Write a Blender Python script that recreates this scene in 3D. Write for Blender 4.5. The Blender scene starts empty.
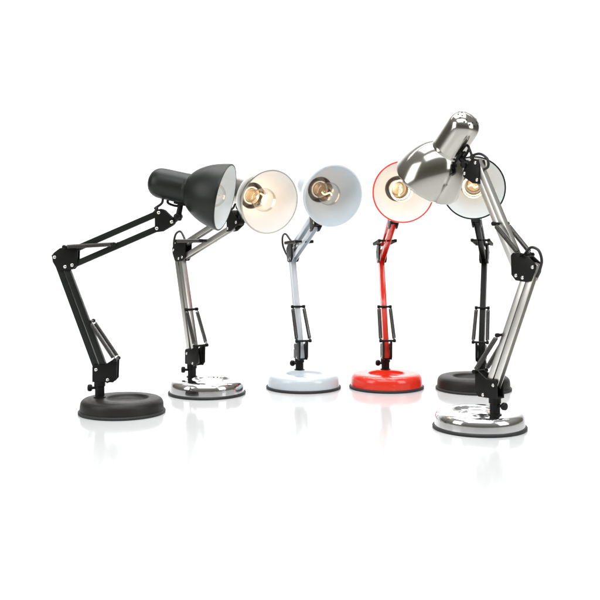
import bpy, bmesh, math, random
from mathutils import Vector, Matrix
from math import sin, cos, pi, radians as R

S = bpy.context.scene
COL = S.collection
random.seed(4)

# ------------------------------------------------------------------ camera
cd = bpy.data.cameras.new('camera')
cd.sensor_width = 36.0
cd.lens = 57.0
cd.shift_y = -70.0 / 600.0
cd.clip_start = 0.02
cd.clip_end = 100.0
cam = bpy.data.objects.new('camera', cd)
COL.objects.link(cam)
cam.location = (0, 0, 0.336)
cam.rotation_euler = (R(90), 0, 0)
S.camera = cam

# ------------------------------------------------------------------ world: dim warm-grey studio room
wd = bpy.data.worlds.new('World')
S.world = wd
wd.use_nodes = True
bg = wd.node_tree.nodes['Background']
wt = wd.node_tree
wtc = wt.nodes.new('ShaderNodeTexCoord')
wsx = wt.nodes.new('ShaderNodeSeparateXYZ')
wmr = wt.nodes.new('ShaderNodeMapRange')
wmr.inputs['From Min'].default_value = -1.0
wmr.inputs['From Max'].default_value = 1.0
wcr = wt.nodes.new('ShaderNodeValToRGB')      # dim walls, paler ceiling
wcr.color_ramp.interpolation = 'B_SPLINE'
el = wcr.color_ramp.elements
el[0].position, el[0].color = 0.0, (0.20, 0.19, 0.17, 1)
el[1].position, el[1].color = 1.0, (0.42, 0.42, 0.41, 1)
for p_, c_ in ((0.45, (0.17, 0.163, 0.143, 1)), (0.56, (0.115, 0.107, 0.088, 1)), (0.66, (0.21, 0.202, 0.18, 1)), (0.80, (0.34, 0.335, 0.32, 1))):
    e_ = el.new(p_)
    e_.color = c_
wt.links.new(wtc.outputs['Generated'], wsx.inputs[0])
wt.links.new(wsx.outputs['Z'], wmr.inputs['Value'])
wt.links.new(wmr.outputs['Result'], wcr.inputs['Fac'])
wt.links.new(wcr.outputs['Color'], bg.inputs['Color'])
bg.inputs['Strength'].default_value = 1.0

S.view_settings.view_transform = 'Standard'
S.view_settings.look = 'None'
S.view_settings.exposure = 0.0
S.view_settings.gamma = 1.0
S.render.engine = 'CYCLES'
S.cycles.use_denoising = True
S.cycles.max_bounces = 10
S.cycles.transparent_max_bounces = 16
S.cycles.sample_clamp_indirect = 6.0


# ------------------------------------------------------------------ studio softboxes
def area(name, loc, target, sx, sy, power, col=(1, 1, 1)):
    ld = bpy.data.lights.new(name, 'AREA')
    ld.shape = 'RECTANGLE'
    ld.size, ld.size_y = sx, sy
    ld.energy = power
    ld.color = col
    o = bpy.data.objects.new(name, ld)
    COL.objects.link(o)
    o.location = loc
    o.rotation_euler = (Vector(target) - Vector(loc)).to_track_quat('-Z', 'Y').to_euler()
    return o


area('softbox_overhead', (0.0, 2.0, 2.6), (0, 2.0, 0), 2.3, 1.5, 60)
area('softbox_front_overhead', (0.0, 0.45, 1.9), (0, 1.0, 0), 2.2, 0.9, 32, (0.90, 0.96, 1.0))
area('softbox_side', (-1.7, 0.9, 0.95), (-0.1, 1.9, 0.25), 0.9, 1.3, 13)
area('softbox_key', (1.7, 0.6, 1.0), (0.2, 1.8, 0.25), 0.9, 1.3, 14)
area('backdrop_light', (0.0, 3.3, 2.6), (0, 5.4, 0.5), 4.0, 1.0, 165)


# ------------------------------------------------------------------ materials
def mat(name, base, rough=0.4, metal=0.0, coat=0.0, coat_rough=0.05, spec=0.5, ior=1.45,
        rvar=0.0, rscale=60.0, bump=0.0, bscale=400.0, cvar=0.0):
    m = bpy.data.materials.new(name)
    m.use_nodes = True
    nt = m.node_tree
    b = nt.nodes['Principled BSDF']
    b.inputs['Base Color'].default_value = (*base, 1)
    b.inputs['Roughness'].default_value = rough
    b.inputs['Metallic'].default_value = metal
    b.inputs['Coat Weight'].default_value = coat
    b.inputs['Coat Roughness'].default_value = coat_rough
    b.inputs['Specular IOR Level'].default_value = spec
    b.inputs['IOR'].default_value = ior
    tc = nt.nodes.new('ShaderNodeTexCoord')
    if rvar > 0:
        n = nt.nodes.new('ShaderNodeTexNoise')
        n.inputs['Scale'].default_value = rscale
        n.inputs['Detail'].default_value = 4
        mr = nt.nodes.new('ShaderNodeMapRange')
        mr.inputs['From Min'].default_value = 0.3
        mr.inputs['From Max'].default_value = 0.7
        mr.inputs['To Min'].default_value = max(0.0, rough - rvar)
        mr.inputs['To Max'].default_value = rough + rvar
        nt.links.new(tc.outputs['Object'], n.inputs['Vector'])
        nt.links.new(n.outputs['Fac'], mr.inputs['Value'])
        nt.links.new(mr.outputs['Result'], b.inputs['Roughness'])
    if cvar > 0:
        n = nt.nodes.new('ShaderNodeTexNoise')
        n.inputs['Scale'].default_value = rscale * 0.5
        n.inputs['Detail'].default_value = 5
        mx = nt.nodes.new('ShaderNodeMix')
        mx.data_type = 'RGBA'
        mx.inputs['A'].default_value = (*[c * (1 - cvar) for c in base], 1)
        mx.inputs['B'].default_value = (*[min(1, c * (1 + cvar)) for c in base], 1)
        nt.links.new(tc.outputs['Object'], n.inputs['Vector'])
        nt.links.new(n.outputs['Fac'], mx.inputs['Factor'])
        nt.links.new(mx.outputs['Result'], b.inputs['Base Color'])
    if bump > 0:
        n = nt.nodes.new('ShaderNodeTexNoise')
        n.inputs['Scale'].default_value = bscale
        n.inputs['Detail'].default_value = 3
        bp = nt.nodes.new('ShaderNodeBump')
        bp.inputs['Strength'].default_value = bump
        bp.inputs['Distance'].default_value = 0.0006
        nt.links.new(tc.outputs['Object'], n.inputs['Vector'])
        nt.links.new(n.outputs['Fac'], bp.inputs['Height'])
        nt.links.new(bp.outputs['Normal'], b.inputs['Normal'])
    return m


M = {}
M['sweep'] = mat('white_studio_sweep', (0.635, 0.635, 0.635), rough=0.12, spec=0.5, rvar=0.02, rscale=6)
M['black_satin'] = mat('black_satin_paint', (0.008, 0.010, 0.008), rough=0.39, spec=0.36, rvar=0.04, rscale=80, bump=0.06, bscale=900)
M['black_base'] = mat('black_base_paint', (0.016, 0.0145, 0.013), rough=0.45, spec=0.36, rvar=0.04, rscale=80, bump=0.06, bscale=900)
M['white_gloss'] = mat('white_gloss_paint', (0.60, 0.66, 0.71), rough=0.24, coat=0.6, rvar=0.03)
M['red_gloss'] = mat('red_gloss_paint', (0.80, 0.032, 0.012), rough=0.25, coat=0.7, rvar=0.03)
M['chrome'] = mat('polished_chrome', (0.80, 0.805, 0.81), rough=0.10, metal=1.0, rvar=0.015, rscale=25)
M['shade_metal'] = mat('dimmed_chrome', (0.45, 0.435, 0.39), rough=0.15, metal=1.0, rvar=0.015, rscale=25)  # chrome, its colour darkened and warmed to dim the white floor's reflection
M['steel'] = mat('brushed_steel', (0.72, 0.705, 0.67), rough=0.31, metal=1.0, rvar=0.01, rscale=60)
M['plastic'] = mat('black_moulded_plastic', (0.007, 0.007, 0.0065), rough=0.42, spec=0.22, rvar=0.06, rscale=150, bump=0.05, bscale=1200)
M['rubber'] = mat('dark_rubber', (0.022, 0.022, 0.023), rough=0.55, rvar=0.05, rscale=150)
M['cord'] = mat('black_cord', (0.014, 0.014, 0.014), rough=0.42, rvar=0.04, rscale=200)
M['spring'] = mat('dark_spring_steel', (0.10, 0.095, 0.088), rough=0.34, metal=1.0, rvar=0.05, rscale=200)
M['rivet'] = mat('nickel_rivet', (0.72, 0.70, 0.66), rough=0.22, metal=1.0, rvar=0.05, rscale=200)
M['lining'] = mat('white_lining_enamel', (0.75, 0.795, 0.82), rough=0.42, rvar=0.04)
M['lining_cool_lit'] = mat('cool_lit_lining_enamel', (0.65, 0.735, 0.775), rough=0.42, rvar=0.04)  # white lining with the cool cast of the light put into its colour
M['lining_blue'] = mat('cool_white_lining_enamel', (0.58, 0.69, 0.765), rough=0.42, rvar=0.04)
M['housing'] = mat('grey_socket_housing', (0.42, 0.40, 0.37), rough=0.45, metal=0.6, rvar=0.05)
M['porcelain'] = mat('cream_porcelain', (0.80, 0.76, 0.68), rough=0.3, rvar=0.04)
M['cap'] = mat('screw_cap', (0.74, 0.68, 0.55), rough=0.35, metal=0.5, rvar=0.05)
M['vent'] = mat('vent_hole_dark', (0.006, 0.006, 0.006), rough=0.8, rvar=0.05)


def glass_mat():
    m = bpy.data.materials.new('clear_bulb_glass')
    m.use_nodes = True
    nt = m.node_tree
    nt.nodes.remove(nt.nodes['Principled BSDF'])
    out = nt.nodes['Material Output']
    tr = nt.nodes.new('ShaderNodeBsdfTransparent')
    tr.inputs['Color'].default_value = (0.985, 0.98, 0.965, 1)
    gl = nt.nodes.new('ShaderNodeBsdfGlossy')
    gl.inputs['Roughness'].default_value = 0.03
    fr = nt.nodes.new('ShaderNodeFresnel')
    fr.inputs['IOR'].default_value = 1.25
    hf = nt.nodes.new('ShaderNodeMath')
    hf.operation = 'MULTIPLY'
    hf.inputs[1].default_value = 0.55
    mx = nt.nodes.new('ShaderNodeMixShader')
    nt.links.new(fr.outputs[0], hf.inputs[0])
    nt.links.new(hf.outputs[0], mx.inputs[0])
    nt.links.new(tr.outputs[0], mx.inputs[1])
    nt.links.new(gl.outputs[0], mx.inputs[2])
    nt.links.new(mx.outputs[0], out.inputs[0])
    return m


def filament_mat(strength):
    m = bpy.data.materials.new('glowing_filament')
    m.use_nodes = True
    nt = m.node_tree
    nt.nodes.remove(nt.nodes['Principled BSDF'])
    em = nt.nodes.new('ShaderNodeEmission')
    bb = nt.nodes.new('ShaderNodeBlackbody')
    bb.inputs[0].default_value = 2550
    em.inputs['Strength'].default_value = strength
    nt.links.new(bb.outputs[0], em.inputs['Color'])
    nt.links.new(em.outputs[0], nt.nodes['Material Output'].inputs[0])
    return m


M['glass'] = glass_mat()
M['filament'] = filament_mat(13.0)


# ------------------------------------------------------------------ mesh helpers
class MB:
    def __init__(self):
        self.v, self.f = [], []

    def add(self, verts, faces):
        o = len(self.v)
        self.v += [Vector(p) for p in verts]
        self.f += [[i + o for i in q] for q in faces]
        return self

    def rings(self, rings, closed0=True, closed1=True):
        """loft a list of equal-length rings"""
        n = len(rings[0])
        vs = [p for r in rings for p in r]
        fs = []
        for k in range(len(rings) - 1):
            for i in range(n):
                j = (i + 1) % n
                fs.append([k * n + i, k * n + j, (k + 1) * n + j, (k + 1) * n + i])
        if closed0:
            fs.append(list(range(n))[::-1])
        if closed1:
            fs.append([(len(rings) - 1) * n + i for i in range(n)])
        return self.add(vs, fs)

    def tube(self, pts, r, n=10, cap=True):
        pts = [Vector(p) for p in pts]
        rs = r if isinstance(r, (list, tuple)) else [r] * len(pts)
        T = []
        for i in range(len(pts)):
            a, b = pts[max(0, i - 1)], pts[min(len(pts) - 1, i + 1)]
            T.append((b - a).normalized())
        N = T[0].orthogonal().normalized()
        rings = []
        for i, p in enumerate(pts):
            N = (N - T[i] * N.dot(T[i])).normalized()
            B = T[i].cross(N)
            rings.append([p + (N * cos(2 * pi * k / n) + B * sin(2 * pi * k / n)) * rs[i] for k in range(n)])
        return self.rings(rings, cap, cap)

    def lathe(self, origin, axis, prof, n=64, cap0=False, cap1=False):
        """prof = [(t along axis, radius)]"""
        origin, ax = Vector(origin), Vector(axis).normalized()
        N = ax.orthogonal().normalized()
        B = ax.cross(N)
        rings = [[origin + ax * t + (N * cos(2 * pi * k / n) + B * sin(2 * pi * k / n)) * max(r, 1e-5)
                  for k in range(n)] for t, r in prof]
        return self.rings(rings, cap0, cap1)

    def prism(self, poly3, depth):
        """extrude a planar polygon (3D points) along the vector depth"""
        d = Vector(depth)
        a = [Vector(p) for p in poly3]
        return self.rings([a, [p + d for p in a]], True, True)

    def build(self, name, material, parent=None, loc=None, smooth=38, bevel=0.0, seg=2):
        me = bpy.data.meshes.new(name)
        me.from_pydata([tuple(p) for p in self.v], [], self.f)
        bm = bmesh.new()
        bm.from_mesh(me)
        bmesh.ops.recalc_face_normals(bm, faces=bm.faces)
        if bevel > 0:
            es = [e for e in bm.edges if len(e.link_faces) == 2 and e.calc_face_angle(0) > R(40)]
            bmesh.ops.bevel(bm, geom=es, offset=bevel, segments=seg, profile=0.6, affect='EDGES', clamp_overlap=True)
        bm.to_mesh(me)
        bm.free()
        me.materials.append(material)
        me.shade_smooth()
        me.set_sharp_from_angle(angle=R(smooth))
        o = bpy.data.objects.new(name, me)
        COL.objects.link(o)
        if parent:
            o.parent = parent
        if loc:
            o.location = loc
        return o


def smooth_path(pts, n=8):
    """Catmull-Rom through pts"""
    P = [Vector(p) for p in pts]
    P = [P[0] * 2 - P[1]] + P + [P[-1] * 2 - P[-2]]
    out = []
    for i in range(1, len(P) - 2):
        for k in range(n):
            t = k / n
            a, b, c, d = P[i - 1], P[i], P[i + 1], P[i + 2]
            out.append(0.5 * ((2 * b) + (c - a) * t + (2 * a - 5 * b + 4 * c - d) * t * t + (3 * b - a - 3 * c + d) * t ** 3))
    out.append(P[-2])
    return out


# ------------------------------------------------------------------ the setting: one seamless white sweep
prof = [(-0.25, 0.0), (4.2, 0.0)]
rad = 1.0
for k in range(1, 25):
    a = pi / 2 * k / 24
    prof.append((4.2 + rad * sin(a), rad - rad * cos(a)))
prof.append((5.2, 3.4))
sw = MB()
sw.add([(x, y, z) for y, z in prof for x in (-4.0, 4.0)],
       [[2 * i, 2 * i + 1, 2 * i + 3, 2 * i + 2] for i in range(len(prof) - 1)])
swo = sw.build('floor', M['sweep'], smooth=60)
swo['kind'] = 'structure'

# ------------------------------------------------------------------ the desk lamp
LOWER, UPPER = 0.220, 0.170
PA1, PA2 = (-0.0044, 0.080), (0.017, 0.0615)          # pivots on the bottom bracket (in the arm plane)
DB2, DC1, DC2 = (0.0195, -0.0175), (0.036, 0.0145), (0.0325, -0.0145)   # elbow pivots from the first
DH = (0.0239, -0.017)
BELL, CYL = 0.070, 0.078
R_CYL, R_MOUTH = 0.0280, 0.0622


def desk_lamp(label, base, post_az, arm_az, lower_deg, upper_deg, mouth, aim,
              m_base, m_arm, m_shade, m_lining, height=1.0, knob_dir=(-1, 0), glow=1.0, elbow_cord=1.0, cord_side=0.003,
              head_cord=0, vents=None, reach=(LOWER, UPPER)):
    root = bpy.data.objects.new('desk_lamp', None)
    root.empty_display_size = 0.05
    COL.objects.link(root)
    bx, by = base
    root.location = (bx, by, 0)
    root['label'] = label
    root['category'] = 'desk lamp'
    root['group'] = 'adjustable desk lamps'

    pz = R(post_az)
    pdir = Vector((cos(pz), sin(pz), 0))                # from the post towards the recess
    post = -0.041 * pdir
    a = Vector((cos(R(arm_az)), sin(R(arm_az)), 0))     # from the post towards the head
    w = Vector((0, 0, 1)).cross(a)
    up = Vector((0, 0, 1))

    def Wp(q, s=0.0):
        return post + a * q[0] + up * q[1] + w * s

    def off(p, d):
        return (p[0] + d[0], p[1] + d[1])

    # ---- weighted base with an off-centre dish
    h = 0.0295 * height
    rings = []
    n = 96
    c = 0.010
    # (radius, depth below the top, blend of the dish centre); the outer edge falls in a low dome to a short upright side
    hs = 0.0175 + 0.4 * (h - 0.0295)
    dm = h - hs
    spec_ = [(0.0005, -0.0072, 1), (0.026, -0.0072, 1), (0.0315, -0.0067, 1), (0.0350, -0.0053, 1), (0.0372, -0.0032, 1),
             (0.0385, -0.0014, 1), (0.0396, -0.0003, 1), (0.0408, 0, 1)]
    for rr_, f_, t in ((0.0490, 0.0, 0.5), (0.0550, 0.01, 0.15), (0.0605, 0.03, 0), (0.0650, 0.07, 0), (0.0690, 0.16, 0), (0.0715, 0.29, 0),
                       (0.0733, 0.46, 0), (0.0746, 0.67, 0), (0.0754, 0.90, 0), (0.0758, 1.2, 0)):
        spec_.append((rr_, -dm * f_, t))
    for r, dz, t in spec_:
        cc = pdir * c * t
        rings.append([cc + Vector((r * cos(2 * pi * k / n), r * sin(2 * pi * k / n), h + dz)) for k in range(n)])
    rings.append([Vector((0.0763 * cos(2 * pi * k / n), 0.0763 * sin(2 * pi * k / n), 0.0052)) for k in range(n)])
    bo = MB().rings(rings, True, False).build('base', m_base, root, smooth=50)
    MB().lathe((0, 0, 0), up, [(0.0004, 0.070), (0.0004, 0.0782), (0.0012, 0.0794), (0.0038, 0.0796), (0.0052, 0.0786),
                               (0.0056, 0.0765), (0.0056, 0.070)], 96, True, True).build('rubber_rim', M['rubber'], bo)

    # ---- post, collar, clamp knob
    MB().lathe(post, up, [(h - 0.002, 0.0112), (h + 0.0012, 0.0112), (h + 0.0022, 0.0086), (0.048, 0.0086), (0.0492, 0.0102),
                          (0.060, 0.0102), (0.0608, 0.0094)], 32, True, True).build('post', M['plastic'], root)
    kd = Vector((knob_dir[0], knob_dir[1], 0)).normalized()
    kz = Vector((post.x, post.y, 0.0455))
    kn = MB().lathe(kz + kd * 0.0075, kd, [(0, 0.0026), (0.0065, 0.0026), (0.0068, 0.0052), (0.0085, 0.0064), (0.0128, 0.0064),
                                           (0.0142, 0.0054), (0.0146, 0.003)], 20, True, True)
    kn.build('clamp_knob', M['plastic'], root)

    # ---- bottom bracket
    poly = [(-0.0115, 0.0575), (-0.0115, 0.0850), (-0.0080, 0.0890), (0.0100, 0.0885), (0.0220, 0.0960), (0.0300, 0.1010),
            (0.0345, 0.0985), (0.0335, 0.0640), (0.0270, 0.0570)]
    br = MB()
    for s in (-1, 1):
        br.prism([Wp(q, s * 0.0068) for q in poly], w * (s * 0.0034))
    br.prism([Wp(q, -0.0068) for q in [(-0.0115, 0.0575), (-0.0115, 0.0605), (0.0272, 0.0605), (0.0268, 0.0575)]], w * 0.0136)
    bro = br.build('bracket', M['plastic'], root, bevel=0.0009)

    def rivets(parent, pts, half):
        for q in pts:
            mb = MB()
            for s in (-1, 1):
                mb.lathe(Wp(q, s * half), w * s, [(-0.001, 0.0030), (0.0007, 0.0030), (0.0013, 0.0022), (0.0015, 0.0004)], 16, False, True)
            mb.build('rivet', M['rivet'], parent)

    rivets(bro, [PA1, PA2], 0.0102)

    # ---- arms: four channel bars
    tl, tu = R(lower_deg), R(upper_deg)
    dl, du = (cos(tl), sin(tl)), (cos(tu), sin(tu))
    B1 = off(PA1, (reach[0] * dl[0], reach[0] * dl[1]))
    B2, C1, C2 = off(B1, DB2), off(B1, DC1), off(B1, DC2)
    E1 = off(C1, (reach[1] * du[0], reach[1] * du[1]))
    E2 = off(E1, (DC2[0] - DC1[0], DC2[1] - DC1[1]))
    H = off(E1, DH)

    def bar(p, q, open_side):
        d = Vector((q[0] - p[0], q[1] - p[1], 0)).normalized()
        nn = Vector((-d.y, d.x, 0)) * open_side
        d3 = a * d.x + up * d.y
        n3 = a * nn.x + up * nn.y
        hw, hv, t = 0.0057, 0.0053, 0.0014
        pr = [(-hw, hv), (-hw, -hv), (hw, -hv), (hw, hv), (hw - t, hv), (hw - t, -hv + t), (-hw + t, -hv + t), (-hw + t, hv)]
        p3, q3 = Wp(p) - d3 * 0.0055, Wp(q) + d3 * 0.0055
        mb = MB().rings([[p3 + w * x + n3 * y for x, y in pr], [q3 + w * x + n3 * y for x, y in pr]], True, True)
        return mb.build('arm_bar', m_arm, root, bevel=0.0005, seg=2)

    bar(PA1, B1, 1)
    bar(PA2, B2, 1)
    bar(C1, E1, -1)
    bar(C2, E2, -1)

    # ---- elbow plates
    ep = [(-0.0052, 0.0035), (-0.0010, 0.0085), (0.0095, 0.0165), (0.0385, 0.0225), (0.0430, 0.0180), (0.0420, -0.0135),
          (0.0335, -0.0225), (0.0120, -0.0245), (0.0045, -0.0225), (-0.0035, -0.0085)]
    el = MB()
    for s in (-1, 1):
        el.prism([Wp(off(B1, q), s * 0.0062) for q in ep], w * (s * 0.0030))
    el.prism([Wp(off(B1, q), -0.0062) for q in [(0.0115, 0.0130), (0.0115, 0.0165), (0.028, 0.0197), (0.028, 0.0165)]], w * 0.0124)
    elo = el.build('elbow_plate', M['plastic'], root, bevel=0.0010)
    rivets(elo, [B1, B2, C2], 0.0090)

    # ---- head plates
    hp = [(-0.0075, -0.0010), (-0.0055, 0.0052), (0.0045, 0.0072), (0.0100, 0.0050), (0.0255, -0.0095), (0.0290, -0.0165),
          (0.0265, -0.0225), (0.0060, -0.0345), (-0.0070, -0.0360)]
    hd = MB()
    for s in (-1, 1):
        hd.prism([Wp(off(E1, q), s * 0.0062) for q in hp], w * (s * 0.0030))
    hd.prism([Wp(off(E1, q), -0.0062) for q in [(0.010, -0.002), (0.010, -0.026), (0.013, -0.026), (0.013, -0.004)]], w * 0.0124)
    hdo = hd.build('head_plate', M['plastic'], root, bevel=0.0010)
    rivets(hdo, [E1, E2, H], 0.0090)

    # ---- springs on cross pins
    def spring(p0, p1):
        p0, p1 = Vector(p0), Vector(p1)
        L = (p1 - p0).length
        d = (p1 - p0) / L
        N = d.orthogonal().normalized()
        Bv = d.cross(N)
        rad_, wire, pitch = 0.0033, 0.00085, 0.00195
        t0, t1 = 0.006, L - 0.006
        turns = int((t1 - t0) / pitch)
        pts = [p0 + N * 0.0022, p0 + d * 0.003 + N * 0.001]
        m = turns * 10
        for i in range(m + 1):
            ang = 2 * pi * i / 10
            pts.append(p0 + d * (t0 + (t1 - t0) * i / m) + (N * cos(ang) + Bv * sin(ang)) * rad_)
        pts += [p1 - d * 0.003 + N * 0.001, p1 + N * 0.0022]
        MB().tube(pts, wire, 5).build('spring', M['spring'], root, smooth=80)

    def pin(q, half, r=0.0030):
        mb = MB().tube([Wp(q, -half), Wp(q, half)], r * 0.8, 14)
        for s in (-1, 1):
            mb.lathe(Wp(q, s * half), w * s, [(-0.0042, 0.0036), (0.0008, 0.0036), (0.0014, 0.0028)], 16, True, True)
        mb.build('spring_pin', M['plastic'], root)

    def lerp2(p, q, t):
        return (p[0] + (q[0] - p[0]) * t, p[1] + (q[1] - p[1]) * t)

    nl = (-dl[1], dl[0])
    lo0 = (0.0315, 0.0985)
    lo1 = lerp2(PA2, B2, 0.50)
    lo1 = (lo1[0] - nl[0] * 0.008, lo1[1] - nl[1] * 0.008)
    pin(lo0, 0.0165)
    pin(lo1, 0.0145)
    for s in (-1, 1):
        spring(Wp(lo0, s * 0.0148), Wp(lo1, s * 0.0125))
    up0 = off(B1, (0.0200, 0.0190))
    nu = (-du[1], du[0])
    up1 = lerp2(C2, E2, 0.52)
    up1 = (up1[0] + nu[0] * 0.004, up1[1] + nu[1] * 0.004)
    pin(up0, 0.0180)
    pin(up1, 0.0190)
    for s in (-1, 1):
        spring(Wp(up0, s * 0.0155), Wp(up1, s * 0.0165))

    # ---- shade: bell, neck and domed end, in one spun shell
    mo = Vector(mouth) - Vector((bx, by, 0))
    ax = Vector(aim).normalized()
    J = mo - ax * BELL
    bell = [(0.0, 0.0296), (0.0035, 0.0335), (0.009, 0.0388), (0.016, 0.0440), (0.025, 0.0493), (0.035, 0.0538), (0.046, 0.0575),
            (0.057, 0.0602), (0.0655, 0.0617), (BELL - 0.001, R_MOUTH), (BELL, R_MOUTH - 0.0004), (BELL, R_MOUTH - 0.0031)]
    cap_ = [(-CYL - 0.0005, 0.0004), (-CYL, 0.006), (-CYL + 0.0015, 0.0125), (-CYL + 0.0042, 0.0180), (-CYL + 0.0085, 0.0228),
            (-CYL + 0.0135, 0.0258), (-CYL + 0.019, 0.0274), (-CYL + 0.024, R_CYL), (-0.0450, R_CYL + 0.0002), (-0.0075, R_CYL + 0.0004),
            (-0.0060, R_CYL + 0.0004), (-0.0052, R_CYL + 0.0007), (-0.0005, R_CYL + 0.0009)]
    inner = [(t, r - 0.0014) for t, r in bell[:10]][::-1]
    shell = MB().lathe(J, ax, cap_ + bell, 96, True, False)
    sho = shell.build('lamp_shade', m_shade, root, smooth=32)
    lin = [(BELL - 0.0002, R_MOUTH - 0.0031), (BELL - 0.003, R_MOUTH - 0.0033)] + [(t, r - 0.0030) for t, r in bell[:9]][::-1] + [(-0.001, 0.0262)]
    MB().lathe(J, ax, lin, 96).build('shade_lining', m_lining, sho, smooth=60)
    MB().lathe(J, ax, [(-0.0012, 0.0264), (-0.030, 0.0262), (-0.0305, 0.018), (-0.0305, 0.0004)], 64, False, True).build(
        'socket_housing', M['housing'], sho)
    if vents:
        # ring of round vent holes on the domed end
        N = Vector(vents) - ax * Vector(vents).dot(ax)
        N.normalize()
        Bv = ax.cross(N)
        mb = MB()
        for sect, cnt, ph in ((3.35, 12, 0.0), (2.45, 8, 0.2)):
            k0 = int(sect)
            fr_ = sect - k0
            (t0, r0), (t1, r1) = cap_[k0], cap_[k0 + 1]
            tt, rr = t0 + (t1 - t0) * fr_, r0 + (r1 - r0) * fr_
            tl_ = math.hypot(t1 - t0, r1 - r0)
            for k in range(cnt):
                ang = 2 * pi * k / cnt + ph
                rdir = N * cos(ang) + Bv * sin(ang)
                nrm = (rdir * (t1 - t0) - ax * (r1 - r0)) / tl_
                mb.lathe(J + ax * tt + rdir * rr, nrm, [(-0.001, 0.00155), (0.00025, 0.00155)], 14, False, True)
        mb.build('vent_holes', M['vent'], sho)

    # ---- socket, bulb
    so = MB().lathe(J, ax, [(-0.0305, 0.0170), (-0.012, 0.0172), (-0.004, 0.0180), (-0.0028, 0.0174), (-0.0028, 0.0150), (-0.005, 0.0144),
                            (-0.014, 0.0140), (-0.016, 0.0130)], 40).build('bulb_socket', M['porcelain'], root)
    MB().lathe(J, ax, [(-0.024, 0.0128), (-0.006, 0.0128), (-0.0045, 0.0118)], 32, True, False).build('screw_shell', M['cap'], so)
    gb = [(-0.006, 0.0112)]
    gc, gr = BELL - 0.0235, 0.0230
    gb += [(0.001, 0.0116), (0.008, 0.0126), (0.015, 0.0146), (0.0215, 0.0172)]
    for k in range(0, 15):
        an = R(128 - 128 * k / 14)
        gb.append((gc + gr * cos(an), gr * sin(an)))
    gb = [g for i, g in enumerate(gb) if i < 5 or g[0] > 0.0235]
    bu = MB().lathe(J, ax, gb, 48, False, False).build('light_bulb', M['glass'], root, smooth=80)
    # filament: coiled arc on two leads
    fil = 2.2 + abs(sin(bx * 37.0)) * 1.6
    spin = bx * 9.0
    sx = ax.orthogonal().normalized()
    if abs(ax.z) < 0.9:
        sx = ax.cross(up).normalized()
    sy = sx.cross(ax).normalized()
    sx, sy = sx * cos(spin) + sy * sin(spin), sy * cos(spin) - sx * sin(spin)
    fc = J + ax * (gc - 0.008)
    pts = []
    for k in range(97):
        t = k / 96
        an = pi * (0.12 + 0.76 * t)
        base_p = fc + sx * (cos(an) * 0.0115) + ax * (sin(an) * 0.0085 - 0.006) + sy * (0.0022 * sin(fil * pi * t + fil) - 0.001)
        pts.append(base_p + (sy * cos(k * 2.1) + ax * sin(k * 2.1)) * 0.0005)
    fl = MB().tube(pts, 0.0009, 6).build('filament', M['filament'], bu, smooth=80)
    st = MB().tube([J + ax * -0.004, J + ax * 0.014, J + ax * 0.02], [0.0048, 0.0034, 0.0018], 12)
    st.tube([J + ax * 0.016 + sx * 0.001, pts[0]], 0.0004, 5)
    st.tube([J + ax * 0.016 - sx * 0.001, pts[-1]], 0.0004, 5)
    st.build('filament_stem', M['glass'], bu, smooth=60)
    ld = bpy.data.lights.new('bulb_glow', 'POINT')
    ld.energy = 0.024 * glow
    ld.color = (1.0, 0.76, 0.52)
    ld.shadow_soft_size = 0.007
    lo = bpy.data.objects.new('bulb_glow', ld)
    COL.objects.link(lo)
    lo.parent = root
    lo.location = J + ax * 0.014

    # ---- swivel from the head plate to the shade
    Hp = Wp(H)
    tq = max(-0.028, min(-0.010, (Hp - J).dot(ax) + 0.014))
    Q = J + ax * tq
    side = (Hp - Q)
    side -= ax * side.dot(ax)
    dist = side.length
    side.normalize()
    surf = Q + side * (R_CYL - 0.001)
    sw_ = MB()
    sw_.tube([Hp - w * 0.0060, Hp + w * 0.0060], 0.0060, 20)
    knee = Q + side * max(R_CYL + 0.012, dist - 0.012)
    sw_.tube([Hp, Hp.lerp(knee, 0.5), knee], [0.0050, 0.0055, 0.0062], 14)
    sw_.lathe(knee + side * 0.007, -side, [(0, 0.0050), (0.0012, 0.0072), (0.010, 0.0072), (0.0115, 0.0052), ((knee - surf).length + 0.006, 0.0048)], 20, True, True)
    sd = side.cross(ax)
    sw_.prism([surf + ax * x + sd * y for x, y in [(-0.012, -0.007), (0.010, -0.007), (0.010, 0.007), (-0.012, 0.007)]], side * 0.0042)
    sw_.build('swivel_joint', M['plastic'], root, bevel=0.0007)
    # cross knob on the swivel
    MB().lathe(knee - sd * 0.012, sd, [(0, 0.004), (0.0012, 0.0056), (0.006, 0.0056), (0.0066, 0.0036), (0.0175, 0.0036), (0.018, 0.0056),
                                       (0.0228, 0.0056), (0.024, 0.004)], 18, True, True).build('swivel_knob', M['plastic'], root)

    # ---- power cord: loop at the head and at the elbow
    e0 = Q - ax * 0.026 + side * (R_CYL - 0.002)
    clip = MB()
    clip.tube(smooth_path([e0, e0 + side * 0.006 + ax * 0.001, e0 + side * 0.0085 + ax * 0.008, e0 + side * 0.0085 + ax * 0.020,
                           e0 + side * 0.004 + ax * 0.024], 6), 0.0023, 10)
    clip.build('cord_clip', M['plastic'], root)
    head_path = [e0 - ax * 0.010, e0 - ax * 0.010 + side * 0.010]
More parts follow.
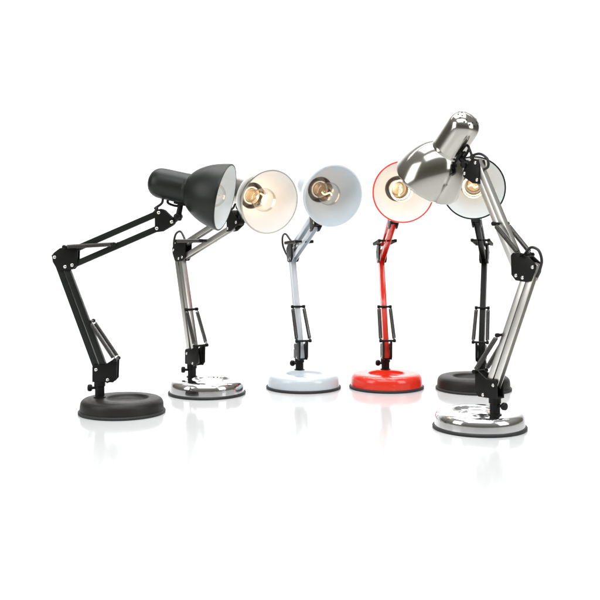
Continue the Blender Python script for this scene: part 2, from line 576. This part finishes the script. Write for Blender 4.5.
    if head_cord == 0:
        tgt = Wp(off(E1, (-0.004, 0.004)), 0.0)
        head_path += [e0.lerp(tgt, 0.55) + side * 0.008 - ax * 0.012, tgt + up * 0.004, Wp(off(E1, (-0.012, -0.002)))]
    else:
        tgt = Wp(off(E1, (-0.006, 0.002)), 0.0)
        sidev = (Wp(E1) - Hp).normalized()
        k1 = knee + side * 0.010 + ax * 0.004
        head_path = [e0 + side * 0.004, knee + side * 0.004 - ax * 0.016,
                     knee.lerp(tgt, 0.35) + up * 0.012 + a * 0.002, knee.lerp(tgt, 0.75) + up * 0.014 - a * 0.004, tgt - a * 0.012 + up * 0.004,
                     tgt - a * 0.013 - up * 0.010, Wp(off(E1, (-0.004, -0.012)))]
    MB().tube(smooth_path(head_path, 8), 0.0023, 10).build('power_cord', M['cord'], root, smooth=80)
    if elbow_cord:
        ea = [(0.0330, 0.0140), (0.0240, 0.0270), (0.0090, 0.0390), (-0.0090, 0.0330), (-0.0160, 0.0140), (-0.0110, -0.0040), (-0.0020, -0.0200)]
        pts = []
        for k, q in enumerate(ea):
            q = (q[0] * elbow_cord, q[1] * elbow_cord)
            pts.append(Wp(off(B1, q), cord_side * sin(k * 0.52)))
        MB().tube(smooth_path(pts, 8), 0.0023, 10).build('power_cord', M['cord'], root, smooth=80)
    return root


desk_lamp('matte black desk lamp in side view, its head pointing right over a chrome lamp',
          (-0.3277, 1.749), 0, -2, 110.5, 23.3, (-0.1353, 1.725, 0.395), (0.961, -0.175, -0.218),
          M['black_base'], M['black_satin'], M['black_satin'], M['lining_cool_lit'], height=0.95, glow=0.5, elbow_cord=0)
desk_lamp('chrome desk lamp facing forward with cream lit shade, beside the white lamp',
          (-0.1911, 1.952), -35, -49, 103.5, 20.6, (-0.0568, 1.800, 0.389), (0.52, -0.83, -0.20),
          M['chrome'], M['steel'], M['shade_metal'], M['lining'], height=1.05, glow=1.2)
desk_lamp('glossy white desk lamp with white arm and base, standing beside the red lamp',
          (0.00745, 2.023), -78, -74.5, 108.8, 22.6, (0.0656, 1.860, 0.4026), (0.350, -0.91, -0.215),
          M['white_gloss'], M['white_gloss'], M['white_gloss'], M['lining_blue'], height=1.1, knob_dir=(-0.8, 0.5), glow=0.17, cord_side=-0.016)
desk_lamp('glossy red desk lamp with red arm, red base and red rimmed shade',
          (0.1846, 2.027), -92, -87, 110.6, 25.5, (0.2047, 1.878, 0.4111), (0.060, -0.99, -0.135),
          M['red_gloss'], M['red_gloss'], M['red_gloss'], M['lining'], height=1.1, knob_dir=(-0.8, 0.5), glow=0.75, elbow_cord=0)
desk_lamp('matte black desk lamp facing forward, standing close behind the chrome lamp in front',
          (0.3662, 2.005), -125, -106, 110.6, 26.5, (0.3379, 1.850, 0.4178), (-0.183, -0.977, -0.13),
          M['black_base'], M['black_satin'], M['black_satin'], M['lining_cool_lit'], height=1.0, knob_dir=(0.4, 0.8), glow=0.42, elbow_cord=0)
desk_lamp('chrome desk lamp standing foremost, its shade turned away with vent holes showing',
          (0.3048, 1.613), 117.0, 129.5, 111.6, 62.9, (0.226, 1.688, 0.4235), (-0.41, 0.57, -0.705),
          M['chrome'], M['steel'], M['shade_metal'], M['lining'], height=1.0, knob_dir=(0.6, -0.6), glow=0.8, elbow_cord=0.8, head_cord=1, reach=(0.212, 0.177), vents=(1, 0, 0.6))
